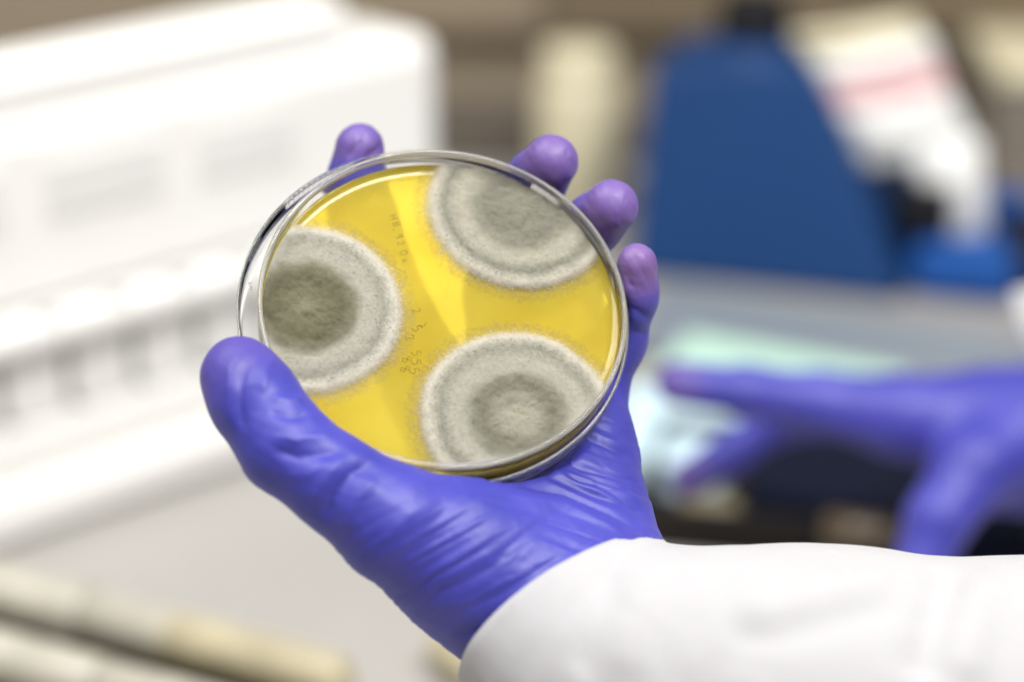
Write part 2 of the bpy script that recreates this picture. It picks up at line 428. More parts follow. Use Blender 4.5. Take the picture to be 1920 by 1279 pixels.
def colony_height(rad, p, seed):
    """mm above the agar"""
    base = 1.25 * smooth01(1.0, 0.84, rad) + 0.25 * smooth01(0.80, 0.60, rad) - 0.25 * np.exp(-((rad - 0.76) / 0.04) ** 2) + 0.45 * smooth01(0.52, 0.42, rad)
    nz = fbm(np.c_[p * 0.35, np.full(len(p), seed)], 4)
    fold = np.abs(fbm(np.c_[p * 0.16 + 5, np.full(len(p), seed + 3.0)], 2))
    return base * (1 + 0.22 * nz) + smooth01(0.55, 0.35, rad) * (0.30 * nz + 0.14 * fbm(np.c_[p * 1.1, np.full(len(p), seed)], 2) - 0.16 * np.exp(-(fold / 0.05) ** 2)) + 0.06
def make_colony(cpx, cpy, R, stops, seed, label):
    c = px_on_dish(cpx, cpy, HA + 0.8)
    mm_ = mould_mat('mould', stops)
    nr, na = 70, 200
    rr = np.concatenate([[0.002], np.linspace(0, 1.17, nr)[1:]]); th = np.linspace(0, 2 * np.pi, na, endpoint=False)
    RR, TT = np.meshgrid(rr, th, indexing='ij')
    wob = 1 + 0.022 * fbm(np.stack([np.cos(TT) * 2.0, np.sin(TT) * 2.0, np.full(TT.shape, seed * 1.7)], -1), 3)
    p = np.stack([c[0] + RR * R * wob * np.cos(TT), c[1] + RR * R * wob * np.sin(TT)], -1).reshape(-1, 2)
    rad = RR.reshape(-1) / 1.0
    q, over = wall_clip(p, ri - 0.45)
    h = colony_height(rad, p, seed)
    edge = smooth01(ri - 0.4, ri - 3.0, np.hypot(q[:, 0], q[:, 1]))
    h = np.maximum(h, 0.03) + (1 - edge) * 0.55
    cover = np.maximum(smooth01(1.06, 0.76, rad) * 1.25, 0.37 * smooth01(1.17, 1.0, rad))  # brown halo past the fringe also paints the shadow on the agar
    F = []
    for i in range(len(rr) - 1):
        a = i * na + np.arange(na); b_ = i * na + (np.arange(na) + 1) % na
        quad = np.c_[a, b_, b_ + na, a + na]
        keep = ~(over[quad].all(1))
        F.append(quad[keep])
    F = np.concatenate(F)
    col = link('mould_colony', mesh_np('mould_colony', dish_world(np.c_[q, HA + h]), F, {'rad': rad, 'cover': cover, 'tone': np.ones(len(rad))}), mm_, dish)
    col['label'] = label
    # aerial threads
    N = 26000
    rg = np.random.default_rng(int(seed * 10))
    fr = np.sqrt(rg.random(N)) * 1.05
    ft = rg.random(N) * 2 * np.pi
    fp = np.c_[c[0] + fr * R * np.cos(ft), c[1] + fr * R * np.sin(ft)]
    ok = (np.hypot(fp[:, 0], fp[:, 1]) < ri - 0.5) & ((fr < 0.84) | (rg.random(N) < (0.99 - fr) * 5))
    fp, fr, ft = fp[ok], fr[ok], ft[ok]; N = len(fr)
    h0 = np.maximum(colony_height(fr, fp, seed), 0.03)
    d2 = np.c_[np.cos(ft), np.sin(ft)] * (0.25 + 1.1 * smooth01(0.8, 1.0, fr))[:, None] + rg.normal(0, 0.55, (N, 2))
    L = (0.30 + 0.55 * rg.random(N)) * (0.6 + 0.9 * smooth01(0.45, 0.85, fr))
    up = 0.55 + 0.5 * rg.random(N) - 0.45 * smooth01(0.85, 1.0, fr)
    dirs = np.c_[d2, up]; dirs /= np.linalg.norm(dirs, axis=1)[:, None]
    side = np.cross(dirs, rg.normal(0, 1, (N, 3))); side /= np.linalg.norm(side, axis=1)[:, None]
    wdt = 0.035
    A = np.c_[fp, HA + h0 - 0.05]
    tip = A + dirs * L[:, None]
    rt = np.hypot(tip[:, 0], tip[:, 1]); k = np.where(rt > ri - 0.4, (ri - 0.4) / rt, 1); tip[:, :2] *= k[:, None]
    up_ = np.cross(2 * side, tip - A)[:, 2] < 0        # every thread turns its lit side up
    side[up_] *= -1
    Vv = np.stack([A - side * wdt, A + side * wdt, tip], 1).reshape(-1, 3)
    Fv = np.arange(3 * N).reshape(-1, 3)
    fz = link('mould_fuzz', mesh_np('mould_fuzz', dish_world(Vv), Fv, {'rad': np.repeat(np.minimum(fr, 0.89), 3), 'cover': np.full(3 * N, 1.6), 'tone': np.repeat(rg.uniform(0.76, 1.14, N), 3)}), mm_, col, smooth=False)
    fz['kind'] = 'stuff'
    nw = DN[0] * RGT + DN[1] * UPV - DN[2] * FWD
    fz.data.normals_split_custom_set_from_vertices([tuple(nw)] * (3 * N))
make_colony(573, 577, 24.4, OLIVE, 1.0, 'mould colony with dark olive centre cut off by the wall beside the thumb')
make_colony(976, 390, 24.6, GREEN, 2.0, 'mould colony with grey-green centre near the fingertips')
make_colony(972, 783, 24.6, TAN, 3.0, 'mould colony with pale tan centre at the lower rim')

# handwriting seen through the agar, strokes laid as thin ink ribbons
GLYPH = {'H': [[(0, 0), (0, 1)], [(.6, 0), (.6, 1)], [(0, .5), (.6, .5)]],
         'B': [[(0, 0), (0, 1), (.45, .95), (.5, .72), (0, .52), (.5, .42), (.55, .1), (0, 0)]],
         'q': [[(.5, .95), (.15, .9), (.1, .6), (.45, .55), (.5, .95), (.5, .35), (.4, 0)]],
         '2': [[(.05, .8), (.25, 1), (.5, .8), (.4, .5), (0, 0), (.55, .05)]],
         '0': [[(.3, 1), (.05, .7), (.05, .3), (.3, 0), (.55, .3), (.55, .7), (.3, 1)]],
         'x': [[(0, 0), (.55, .6)], [(.05, .65), (.5, 0)]],
         '5': [[(.5, 1), (.1, 1), (.05, .6), (.4, .62), (.55, .3), (.3, 0), (0, .1)]],
         ')': [[(.1, 1), (.4, .7), (.4, .3), (.1, 0)]], ',': [[(.2, .15), (.1, -.15)]],
         'S': [[(.5, .9), (.2, 1), (.05, .75), (.45, .45), (.5, .15), (.2, 0), (0, .1)]],
         '8': [[(.3, .52), (.05, .75), (.3, 1), (.52, .75), (.3, .52), (.02, .25), (.3, 0), (.58, .25), (.3, .52)]],
         'P': [[(0, 0), (0, 1), (.5, .9), (.5, .6), (0, .5)]]}
def ribbon(strokes, width, to_world):
    V, F = [], []
    for s in strokes:
        s = np.array(s, float)
        t = np.gradient(s, axis=0); t /= np.linalg.norm(t, axis=1)[:, None] + 1e-9
        nrm = np.c_[-t[:, 1], t[:, 0]] * width / 2
        b0 = len(V)
        V += list(s - nrm) + list(s + nrm); k = len(s)
        F += [(b0 + i, b0 + i + 1, b0 + k + i + 1, b0 + k + i) for i in range(k - 1)]
    return mesh_np('handwriting', to_world(np.array(V)), F)
hw = []
def glyph(ch, px, py, size, rot=90.0, mirror=False):
    """a letter at a photo position, its up direction turned clockwise by rot"""
    o = px_on_dish(px, py, HA + 0.05); s = size * 0.1235 * 1.1
    a = math.radians(-rot); ca, sa = math.cos(a), math.sin(a)
    for st in GLYPH[ch]:
        q = np.array(st) - [0.3, 0.5]
        if mirror: q[:, 0] *= -1
        q = q * s; hw.append(np.c_[q[:, 0] * ca - q[:, 1] * sa, q[:, 0] * sa + q[:, 1] * ca] + o)
for ch, x, y, s in (('H', 738, 407, 13), ('B', 744, 421, 13), (',', 745, 431, 12), ('q', 748, 443, 14), ('2', 752, 456, 13), ('0', 757, 474, 15), ('x', 760, 488, 11)):
    glyph(ch, x, y, s, 72)
for ch, x, y, s in (('2', 781, 583, 15), (')', 793, 610, 15), ('5', 782, 616, 17), ('2', 769, 633, 15), ('S', 781, 662, 16), ('S', 781, 679, 16), ('8', 763, 674, 18), ('8', 760, 692, 18), ('5', 777, 696, 16)):
    glyph(ch, x, y, s, 68)
m = bpy.data.materials.new('ink_under_agar'); m.use_nodes = True
b = m.node_tree.nodes['Principled BSDF']; b.inputs['Base Color'].default_value = (0.15, 0.12, 0.02, 1); b.inputs['Roughness'].default_value = 0.8; b.inputs['Alpha'].default_value = 0.30
link('handwriting', ribbon(hw, 0.42, lambda P: dish_world(np.c_[P, np.full(len(P), HA + 0.06)])), m, dish, smooth=False)

# small pen mark on the rim of the lid
mk = []
o = px_on_dish(468, 536, LID_BACK + 1.2)
for ch, du, dv in (('P', 0.2, 0.6), ('2', 0.3, -0.5)):
    for st in GLYPH[ch]: mk.append((np.array(st) - [0.3, 0.5]) * [1.3, 1.0] + o + [du, dv])
link('pen_mark', ribbon(mk, 0.14, lambda P: dish_world(np.c_[P, np.full(len(P), LID_BACK + 1.15)])), M['ink_dark'], lid, smooth=False)

# ================================================================== GLOVED HANDS (implicit surface -> mesh)
def round_cone(P, a, ra, b, rb):
    ba = b - a; l2 = ba @ ba; rr = ra - rb; a2 = l2 - rr * rr; il2 = 1.0 / l2
    pa = P - a; y = pa @ ba; z = y - l2
    x2 = ((pa * l2 - y[..., None] * ba) ** 2).sum(-1)
    y2 = y * y * l2; z2 = z * z * l2
    k = np.sign(rr) * rr * rr * x2
    d = (np.sqrt(x2 * a2 * il2) + y * rr) * il2 - ra
    c1 = np.sign(z) * a2 * z2 > k
    c2 = np.sign(y) * a2 * y2 < k
    return np.where(c1, np.sqrt(x2 + z2) * il2 - rb, np.where(c2, np.sqrt(x2 + y2) * il2 - ra, d))
def smin(a, b, k):
    h = np.clip(0.5 + 0.5 * (b - a) / k, 0, 1)
    return b * (1 - h) + a * h - k * h * (1 - h)
def chain_sdf(P, joints, k):
    d = None
    for (a, ra), (b, rb) in zip(joints[:-1], joints[1:]):
        e = round_cone(P, a, ra, b, rb)
        d = e if d is None else smin(d, e, k)
    return d
def surface_nets(F, org, hs):
    nx, ny, nz = F.shape; s = F < 0
    c = np.zeros((nx - 1, ny - 1, nz - 1), np.int8)
    for i in (0, 1):
        for j in (0, 1):
            for k in (0, 1): c += s[i:nx - 1 + i, j:ny - 1 + j, k:nz - 1 + k]
    act = np.argwhere((c > 0) & (c < 8)); idx = -np.ones(c.shape, np.int64)
    idx[act[:, 0], act[:, 1], act[:, 2]] = np.arange(len(act))
    acc = np.zeros((len(act), 3)); cnt = np.zeros(len(act))
    cor = [(i, j, k) for i in (0, 1) for j in (0, 1) for k in (0, 1)]
    for p in cor:
        for ax in range(3):
            if p[ax]: continue
            q = list(p); q[ax] = 1
            fa = F[act[:, 0] + p[0], act[:, 1] + p[1], act[:, 2] + p[2]]; fb = F[act[:, 0] + q[0], act[:, 1] + q[1], act[:, 2] + q[2]]
            mk_ = (fa < 0) != (fb < 0); t = np.where(mk_, fa / np.where(mk_, fa - fb, 1), 0)
            pos = np.tile(np.array(p, float), (len(act), 1)); pos[:, ax] += t
            acc[mk_] += pos[mk_]; cnt[mk_] += 1
    V = org + hs * (act + acc / cnt[:, None])
    Q = []
    for ax in range(3):
        sl0 = [slice(None)] * 3; sl1 = [slice(None)] * 3; sl0[ax] = slice(0, -1); sl1[ax] = slice(1, None)
        ch = s[tuple(sl0)] != s[tuple(sl1)]
        e = np.argwhere(ch); o1, o2 = [(1, 2), (2, 0), (0, 1)][ax]
        e = e[(e[:, o1] > 0) & (e[:, o2] > 0) & (e[:, o1] < F.shape[o1] - 1) & (e[:, o2] < F.shape[o2] - 1)]
        def cell(d1, d2):
            g = e.copy(); g[:, o1] -= d1; g[:, o2] -= d2; return idx[g[:, 0], g[:, 1], g[:, 2]]
        quad = np.c_[cell(1, 1), cell(0, 1), cell(0, 0), cell(1, 0)]
        flip = ~s[e[:, 0], e[:, 1], e[:, 2]]
        quad[flip] = quad[flip][:, ::-1]; Q.append(quad)
    Q = np.concatenate(Q); return V, Q[(Q >= 0).all(1)]
def laplace(V, Q, it, lam=0.5):
    e = np.concatenate([Q[:, [0, 1]], Q[:, [1, 2]], Q[:, [2, 3]], Q[:, [3, 0]]]); n_ = len(V)
    deg = np.bincount(e[:, 0], minlength=n_) + np.bincount(e[:, 1], minlength=n_)
    for _ in range(it):
        A = np.zeros_like(V)
        for k in range(3):
            A[:, k] = np.bincount(e[:, 0], V[e[:, 1], k], n_) + np.bincount(e[:, 1], V[e[:, 0], k], n_)
        V = V + lam * (A / deg[:, None] - V)
    return V
def normals(V, Q):
    f = np.cross(V[Q[:, 2]] - V[Q[:, 0]], V[Q[:, 3]] - V[Q[:, 1]]); N = np.zeros_like(V)
    for k in range(3):
        for j in range(4): N[:, k] += np.bincount(Q[:, j], f[:, k], len(V))
    return N / (np.linalg.norm(N, axis=1)[:, None] + 1e-9)
def subdivide(V, Q):
    n_ = len(V); e = np.concatenate([Q[:, [0, 1]], Q[:, [1, 2]], Q[:, [2, 3]], Q[:, [3, 0]]]); e.sort(axis=1)
    ue, inv = np.unique(e[:, 0] * n_ + e[:, 1], return_inverse=True); a, b = ue // n_, ue % n_
    m_ = len(Q); ei = inv.reshape(4, m_) + n_; fc = np.arange(m_) + n_ + len(ue)
    V2 = np.vstack([V, (V[a] + V[b]) / 2, V[Q].mean(1)])
    return V2, np.concatenate([np.c_[Q[:, k], ei[k], fc, ei[k - 1]] for k in range(4)])
def project(V):
    k = FPX / (D0 - V[:, 2]); return np.c_[960 + V[:, 0] * k, 639.5 - V[:, 1] * k]
def polyline_dist(p, pts):
    best = np.full(len(p), 1e9); par = np.zeros(len(p)); pts = np.array(pts, float)
    seg = np.linalg.norm(np.diff(pts, axis=0), axis=1); cum = np.r_[0, np.cumsum(seg)]
    for i in range(len(pts) - 1):
        a, b = pts[i], pts[i + 1]; ab = b - a
        t = np.clip(((p - a) @ ab) / (ab @ ab), 0, 1); d = np.linalg.norm(p - a - t[:, None] * ab, axis=1)
        m_ = d < best; best[m_] = d[m_]; par[m_] = (cum[i] + t[m_] * seg[i]) / cum[-1]
    return best, par
J = lambda x, y, z, r: (px_mm(x, y, z), r)

# --- the hand that holds the dish (thumb at the photo's left, palm to the camera)
F_THUMB = [J(449, 704, 15, 9.0), J(478, 752, 18, 9.4), J(536, 836, 22, 9.9), J(632, 908, 24, 9.9), J(738, 980, 22, 12.4), J(865, 1040, 14, 16.5), J(975, 1110, 10, 18.0)]
F_INDEX = [J(674, 278, -40, 6.2), J(668, 345, -42, 7.2), J(690, 440, -43, 7.6), J(748, 610, -42, 8.6), J(860, 800, -22, 10.5)]
F_MIDDLE = [J(1034, 303, -27, 6.7), J(1006, 338, -33, 7.1), J(972, 405, -43, 7.8), J(930, 570, -46, 8.8), J(955, 800, -20, 11.0)]
F_RING = [J(1147, 387, -20, 6.6), J(1112, 420, -26, 6.9), J(1068, 478, -38, 7.6), J(1035, 620, -42, 8.6), J(1040, 810, -18, 10.6)]
F_LITTLE = [J(1194, 494, -13, 4.9), J(1187, 555, -17, 5.8), J(1160, 640, -24, 6.4), J(1114, 730, -27, 7.8), J(1112, 840, -16, 9.8)]
PALM = [[F_INDEX[-1], J(960, 1090, 4, 16)], [F_MIDDLE[-1], J(990, 1090, 4, 16)], [F_RING[-1], J(1050, 1080, 2, 16)],
        [F_LITTLE[-1], J(1104, 930, -10, 12.0), J(1098, 1040, -3, 15.5)],
        [J(865, 1040, 14, 16.5), J(1040, 960, -9, 13)],
        [J(975, 1110, 10, 18), J(1085, 1200, 16, 21)], [J(1098, 1040, -3, 15.5), J(1150, 1180, 10, 19)]]
HS = 0.85
lo_ = px_mm(350, 1300, 20) - [4, 4, 0]; hi_ = px_mm(1270, 210, -40) + [4, 4, 0]
gx = np.arange(lo_[0], hi_[0], HS); gy = np.arange(lo_[1], hi_[1], HS); gz = np.arange(-64, 42, HS)
P = np.stack(np.meshgrid(gx, gy, gz, indexing='ij'), -1).astype(np.float32)
palm = None
for ch in PALM:
    e = chain_sdf(P, ch, 6.0); palm = e if palm is None else smin(palm, e, 9.0)
d = smin(palm, chain_sdf(P, F_THUMB, 5.0), 6.0)
fing = None
for ch in (F_INDEX, F_MIDDLE, F_RING, F_LITTLE):
    e = chain_sdf(P, ch, 3.0); fing = e if fing is None else smin(fing, e, 0.8)
d = smin(d, fing, 5.0)
# soft rubber gives way where it presses on the dish and the lid
Q_ = P - DC.astype(np.float32); hu, hv, hh = Q_ @ DU.astype(np.float32), Q_ @ DV.astype(np.float32), Q_ @ DN.astype(np.float32)
def cyl(u, v, h, R, h0, h1):
    a = np.hypot(u, v) - R; b = np.maximum(h0 - h, h - h1)
    return np.minimum(np.maximum(a, b), 0) + np.hypot(np.maximum(a, 0), np.maximum(b, 0))
dd = np.minimum(cyl(hu, hv, hh, R_BASE, -H_BASE, 0.0), cyl(hu - LID_OFF[0], hv - LID_OFF[1], hh, R_LID, LID_BACK, lt)) - 0.25
d = -smin(-d, dd, 1.0)
V, Q = surface_nets(d, np.array([gx[0], gy[0], gz[0]]), HS)
del P, Q_, hu, hv, hh, dd
V = laplace(V, Q, 3)
V, Q = subdivide(V, Q)
V = laplace(V, Q, 2)
N = normals(V, Q); p2 = project(V); face = smooth01(0.05, 0.5, N[:, 2])
disp = np.zeros(len(V))
# folds of the glove: (points, half width in photo pixels, height in mm)
FOLDS = [([(602, 985), (622, 935), (660, 888), (705, 862)], 15, -1.5), ([(640, 1005), (665, 940), (715, 885)], 16, 0.7), ([(585, 950), (610, 895), (650, 850)], 14, 0.8),
         ([(505, 842), (560, 858), (615, 850), (655, 836)], 12, -1.1), ([(500, 815), (555, 825), (610, 815), (640, 805)], 11, 0.7), ([(530, 895), (580, 890), (630, 862)], 12, 0.6),
         ([(500, 770), (540, 782), (585, 775)], 9, -0.8), ([(505, 745), (545, 752), (575, 745)], 9, 0.6),
         ([(482, 662), (455, 695), (449, 760), (455, 815)], 11, -0.9), ([(470, 645), (432, 690), (428, 760), (440, 820)], 13, 0.6), ([(520, 665), (500, 690), (492, 740)], 10, 0.5),
         ([(1092, 816), (1140, 838), (1192, 862)], 6, -1.0), ([(1090, 800), (1140, 822), (1190, 845)], 8, 0.5),
         ([(955, 908), (1060, 925), (1150, 965), (1228, 1010)], 8, -1.1), ([(950, 925), (1060, 945), (1140, 985), (1200, 1020)], 9, 0.6),
         ([(1045, 888), (1120, 905), (1190, 950), (1232, 990)], 8, -0.9), ([(1080, 875), (1150, 900), (1210, 950)], 9, 0.5),
         ([(900, 935), (1000, 960), (1100, 1000)], 9, -0.4), ([(845, 1192), (900, 1185), (955, 1150)], 9, -0.9), ([(805, 1140), (870, 1130), (960, 1085), (1040, 1035)], 9, 0.28),
         ([(770, 1105), (850, 1075), (950, 1015), (1000, 985)], 8, 0.25), ([(735, 1070), (800, 1030), (880, 985), (940, 960)], 8, 0.28), ([(690, 1035), (740, 990), (800, 945)], 9, 0.25),
         ([(785, 1120), (860, 1100), (950, 1050)], 6, -0.28), ([(755, 1085), (830, 1050), (920, 995)], 6, -0.28), ([(710, 1045), (770, 1005), (850, 955)], 6, -0.25),
         ([(1150, 560), (1195, 585), (1225, 600)], 9, -0.7), ([(1180, 620), (1215, 628)], 7, -0.5), ([(650, 300), (672, 268), (676, 236)], 6, -0.5), ([(680, 300), (702, 285), (722, 268)], 6, -0.7)]
for pts, w, amp in FOLDS:
    dist, par = polyline_dist(p2, pts)
    disp += 0.75 * amp * np.exp(-(dist / w) ** 1.5) * smooth01(-0.02, 0.25, par) * smooth01(1.02, 0.75, par) * face
# fine drawn-out creases
def streaks(ang, across, along, amp, w, seed):
    global disp
    a = math.radians(ang); ca, sa = math.cos(a), math.sin(a)
    s_ = p2[:, 0] * ca - p2[:, 1] * sa; t_ = p2[:, 0] * sa + p2[:, 1] * ca
    warp = vnoise(np.c_[s_ / 160, t_ / 160, np.full(len(s_), seed + 4.0)]) * 0.9
    nz = vnoise(np.c_[s_ / along, t_ / across + warp, np.full(len(s_), seed)])
    disp += amp * (nz - 0.8 * np.abs(nz)) * w
def creases(ang, across, along, amp, w, seed, sharp=6.0):
    global disp
    a = math.radians(ang); ca, sa = math.cos(a), math.sin(a)
    s_ = p2[:, 0] * ca - p2[:, 1] * sa; t_ = p2[:, 0] * sa + p2[:, 1] * ca
    warp = vnoise(np.c_[s_ / 110, t_ / 110, np.full(len(s_), seed + 2.0)]) * 1.1
    nz = vnoise(np.c_[s_ / along, t_ / across + warp, np.full(len(s_), seed)])
    gate = smooth01(-0.1, 0.5, vnoise(np.c_[s_ / (along * 0.6), t_ / (across * 2.5), np.full(len(s_), seed + 7.0)]))
    disp += -amp * np.maximum(1 - np.abs(nz), 0) ** sharp * w * gate
def region(cx, cy, rx, ry): return np.exp(-(((p2[:, 0] - cx) / rx) ** 2 + ((p2[:, 1] - cy) / ry) ** 2))
streaks(30, 17, 260, 0.36, region(860, 1080, 170, 120), 1.5)
streaks(30, 8, 200, 0.30, region(860, 1080, 200, 130), 5.5)
streaks(-20, 15, 170, 0.8, region(1110, 930, 120, 130), 9.5)
streaks(-35, 26, 140, 0.30, region(560, 850, 130, 120), 13.5)
streaks(60, 22, 110, 0.14, region(430, 720, 60, 90), 17.5)
creases(30, 26, 240, 0.42, region(870, 1070, 190, 130), 21.5)
creases(36, 15, 150, 0.30, region(840, 1080, 170, 110), 23.5)
creases(-18, 20, 220, 0.6, region(1100, 930, 140, 130), 25.5)
creases(-28, 12, 120, 0.30, region(1130, 900, 110, 130), 27.5)
creases(-40, 26, 130, 0.18, region(580, 860, 130, 100), 29.5)
creases(20, 18, 110, 0.14, region(620, 900, 110, 90), 31.5)
creases(70, 18, 130, 0.18, region(420, 730, 60, 110), 33.5)
creases(-10, 10, 60, 0.25, region(1200, 600, 60, 90), 35.5)
creases(75, 9, 45, 0.16, region(1150, 375, 60, 45) + region(1035, 300, 60, 45) + region(1195, 480, 50, 40) + region(675, 265, 55, 50), 37.5)
disp += 0.22 * fbm(V * 0.11, 3) + 0.07 * fbm(V * 0.4 + 9, 2)
tips = [(F_MIDDLE[0][0], 11), (F_RING[0][0], 11), (F_LITTLE[0][0], 11), (F_INDEX[0][0], 8)]
for c, rr_ in tips[:3]:            # short drawn creases across the pads
    dv = V - c; w = smooth01(9, 5, np.linalg.norm(dv, axis=1))
    disp += w * 0.17 * vnoise(np.c_[dv[:, 0] * 0.9 + dv[:, 1] * 0.5, dv[:, 1] * 0.16, dv[:, 2] * 0.3])
near_dish = None
q_ = V - DC; un, vn, hn = q_ @ DU, q_ @ DV, q_ @ DN
ddv = np.minimum(cyl(un, vn, hn, R_BASE, -H_BASE, 0.0), cyl(un - LID_OFF[0], vn - LID_OFF[1], hn, R_LID, LID_BACK, lt))
disp = np.minimum(disp, np.maximum(ddv - 0.1, 0)) * 1.0
V = V + N * disp[:, None]
stretch = np.zeros(len(V))
for c, rr_ in tips: stretch = np.maximum(stretch, smooth01(rr_ + 1.5, 4.0, np.linalg.norm(V - c, axis=1)))
stretch *= 0.6; stretch *= 0.45 + 0.55 * smooth01(-0.2, 0.7, N[:, 2])
stretch = np.maximum(stretch, 0.22 * smooth01(16, 5, np.linalg.norm(V - F_THUMB[0][0], axis=1)))
person = empty('person', mm_world(px_mm(1062, 1160, 8)), 'person in white lab coat and violet gloves holding up the open culture dish', 'person')
hand = link('gloved_hand', mesh_np('gloved_hand', mm_world(V), Q, {'stretch': stretch}), M['glove'], person)
hand['label'] = 'violet gloved hand gripping the culture dish, thumb on the rim, fingers behind it'

# --- the other hand, out of focus
def far(x, y, z, r): return (px_mm(x, y, z), r)
ZB = -300.0
G2 = [[far(1268, 718, ZB + 8, 7.8), far(1400, 734, ZB + 4, 9.2), far(1540, 755, ZB, 11.0), far(1690, 782, ZB, 14.5), far(1900, 800, ZB - 5, 20)],
      [far(1292, 898, ZB - 44, 7.2), far(1372, 848, ZB - 46, 8.0), far(1462, 786, ZB - 44, 8.4), far(1640, 768, ZB - 20, 9.5)],
      [far(1718, 1085, ZB + 30, 9.5), far(1758, 975, ZB + 26, 11.0), far(1828, 875, ZB + 16, 14.5), far(1920, 810, ZB, 20)],
      [far(1700, 785, ZB - 10, 13), far(1850, 800, ZB - 8, 20), far(1960, 810, ZB - 5, 22), far(2080, 790, ZB - 5, 23)],
      [far(1860, 870, ZB - 5, 17), far(1960, 860, ZB - 5, 21)]]
HS2 = 1.8
lo2 = px_mm(1180, 1160, ZB) - 4; hi2 = px_mm(2120, 600, ZB) + 4
gx = np.arange(lo2[0], hi2[0], HS2); gy = np.arange(lo2[1], hi2[1], HS2); gz = np.arange(ZB - 70, ZB + 60, HS2)
P = np.stack(np.meshgrid(gx, gy, gz, indexing='ij'), -1)
d = None
for ch in G2:
    e = chain_sdf(P, ch, 4.0); d = e if d is None else smin(d, e, 6.0)
V, Q = surface_nets(d, np.array([gx[0], gy[0], gz[0]]), HS2)
V = laplace(V, Q, 2); N = normals(V, Q); V = V + N * (0.5 * fbm(V * 0.12, 3))[:, None]
del P
st2 = np.zeros(len(V))
for ch in G2[:2]: st2 = np.maximum(st2, 0.3 * smooth01(14, 6, np.linalg.norm(V - ch[0][0], axis=1)))
hand2 = link('gloved_hand', mesh_np('gloved_hand', mm_world(V), Q, {'stretch': st2}), M['glove'], person)
hand2['label'] = 'blurred violet gloved hand reaching over the bench with finger pointing'

# --- coat sleeves
def catmull(K, n_):
    K = np.array(K, float); K = np.vstack([2 * K[0] - K[1], K, 2 * K[-1] - K[-2]]); out = []
    segs = len(K) - 3
    for t in np.linspace(0, segs - 1e-6, n_):
        i = int(t); f = t - i; a, b, c, d_ = K[i:i + 4]
        out.append(0.5 * (2 * b + (c - a) * f + (2 * a - 5 * b + 4 * c - d_) * f * f + (3 * b - a - 3 * c + d_) * f ** 3))
    return np.array(out)
def sleeve(rings, n_rings, folds, seed, thick=0.0013):
    C = np.array([px_mm(*r[0]) for r in rings])
    E1 = np.array([px_mm(r[1][0], r[1][1], r[0][2] + r[1][2]) for r in rings]) - C
    E2 = np.array([np.array([r[2][0] * 0.1235, -r[2][1] * 0.1235, r[2][2]]) for r in rings])
    C, E1, E2 = catmull(C, n_rings), catmull(E1, n_rings), catmull(E2, n_rings)
    na = 140; th = np.linspace(0, 2 * np.pi, na, endpoint=False)
    V = C[:, None] + np.cos(th)[None, :, None] * E1[:, None] + np.sin(th)[None, :, None] * E2[:, None]
    nrm = V - C[:, None]; nrm /= np.linalg.norm(nrm, axis=-1)[..., None]
    V = V.reshape(-1, 3); nrm = nrm.reshape(-1, 3)
    t = np.repeat(np.linspace(0, 1, n_rings), na)
    dsp = 1.5 * fbm(V * np.array([0.028, 0.028, 0.02]) + seed, 3) * smooth01(0.0, 0.12, t) + 0.22 * fbm(V * 0.12 + seed, 3) + 0.5 * fbm(V * 0.05 + seed * 3, 2) * smooth01(0.1, 0.0, t)
    fd = fbm(np.c_[t * 5.0 + seed, np.tile(np.linspace(0, 9, na), n_rings), V[:, 2] * 0.01], 2)
    dsp = dsp - 0.3 * np.maximum(1 - np.abs(fd) * 4, 0) ** 2 * smooth01(0.02, 0.2, t) * smooth01(9.0, 8.0, np.tile(np.linspace(0, 9, na), n_rings)) * smooth01(0, 1, np.tile(np.linspace(0, 9, na), n_rings))
    p = project(V)
    for pts, w, amp in folds:
        dist, par = polyline_dist(p, pts)
        dsp = dsp + amp * np.exp(-(dist / w) ** 2) * smooth01(0, 0.2, par) * smooth01(1.0, 0.8, par) * smooth01(0.0, 0.4, nrm[:, 2])
    V = V + nrm * dsp[:, None]
    # hem: a turned, slightly thicker edge
    i = np.repeat(np.arange(n_rings), na); V = V + nrm * (0.35 * np.exp(-((i - 0) / 2.0) ** 2) - 0.38 * np.exp(-((i - 6.5) / 0.8) ** 2) + 0.16 * fbm(V * 0.35 + seed, 2) * smooth01(9, 4, i))[:, None]
    F = []
    for k in range(n_rings - 1):
        a = k * na + np.arange(na); b_ = k * na + (np.arange(na) + 1) % na
        F.append(np.c_[a, b_, b_ + na, a + na])
    return V, np.concatenate(F)
SL = [((1062, 1154, 6), (1238, 1014, -4), (-86, -66, 25)), ((1150, 1232, 12), (1272, 1016, -3), (-52, -34, 31)), ((1285, 1312, 14), (1345, 1020, 0), (-22, -14, 36)),
      ((1450, 1360, 14), (1470, 1021, 0), (0, 0, 40)), ((1620, 1380, 12), (1622, 1028, 0), (0, 0, 41)), ((1790, 1400, 10), (1792, 1050, 0), (0, 0, 42)), ((1960, 1400, 8), (1960, 1044, 0), (0, 0, 42)), ((2160, 1400, 6), (2160, 1044, 0), (0, 0, 42))]
V, F = sleeve(SL, 90, [([(1800, 1050), (1760, 1120), (1720, 1290)], 40, -2.2), ([(1850, 1060), (1830, 1150), (1800, 1290)], 45, 1.6), ([(1350, 1120), (1450, 1150), (1600, 1110), (1700, 1080)], 45, 1.5),
                       ([(1340, 1200), (1450, 1190), (1600, 1150), (1720, 1110)], 35, -1.6), ([(1150, 1040), (1130, 1140), (1080, 1279)], 30, -0.9), ([(1210, 1030), (1200, 1140), (1160, 1279)], 40, 1.0)], 2.0)
sl = link('coat_sleeve', mesh_np('coat_sleeve', mm_world(V), F), M['cloth'], person)
so = sl.modifiers.new('thickness', 'SOLIDIFY'); so.thickness = 0.0013; so.offset = -1
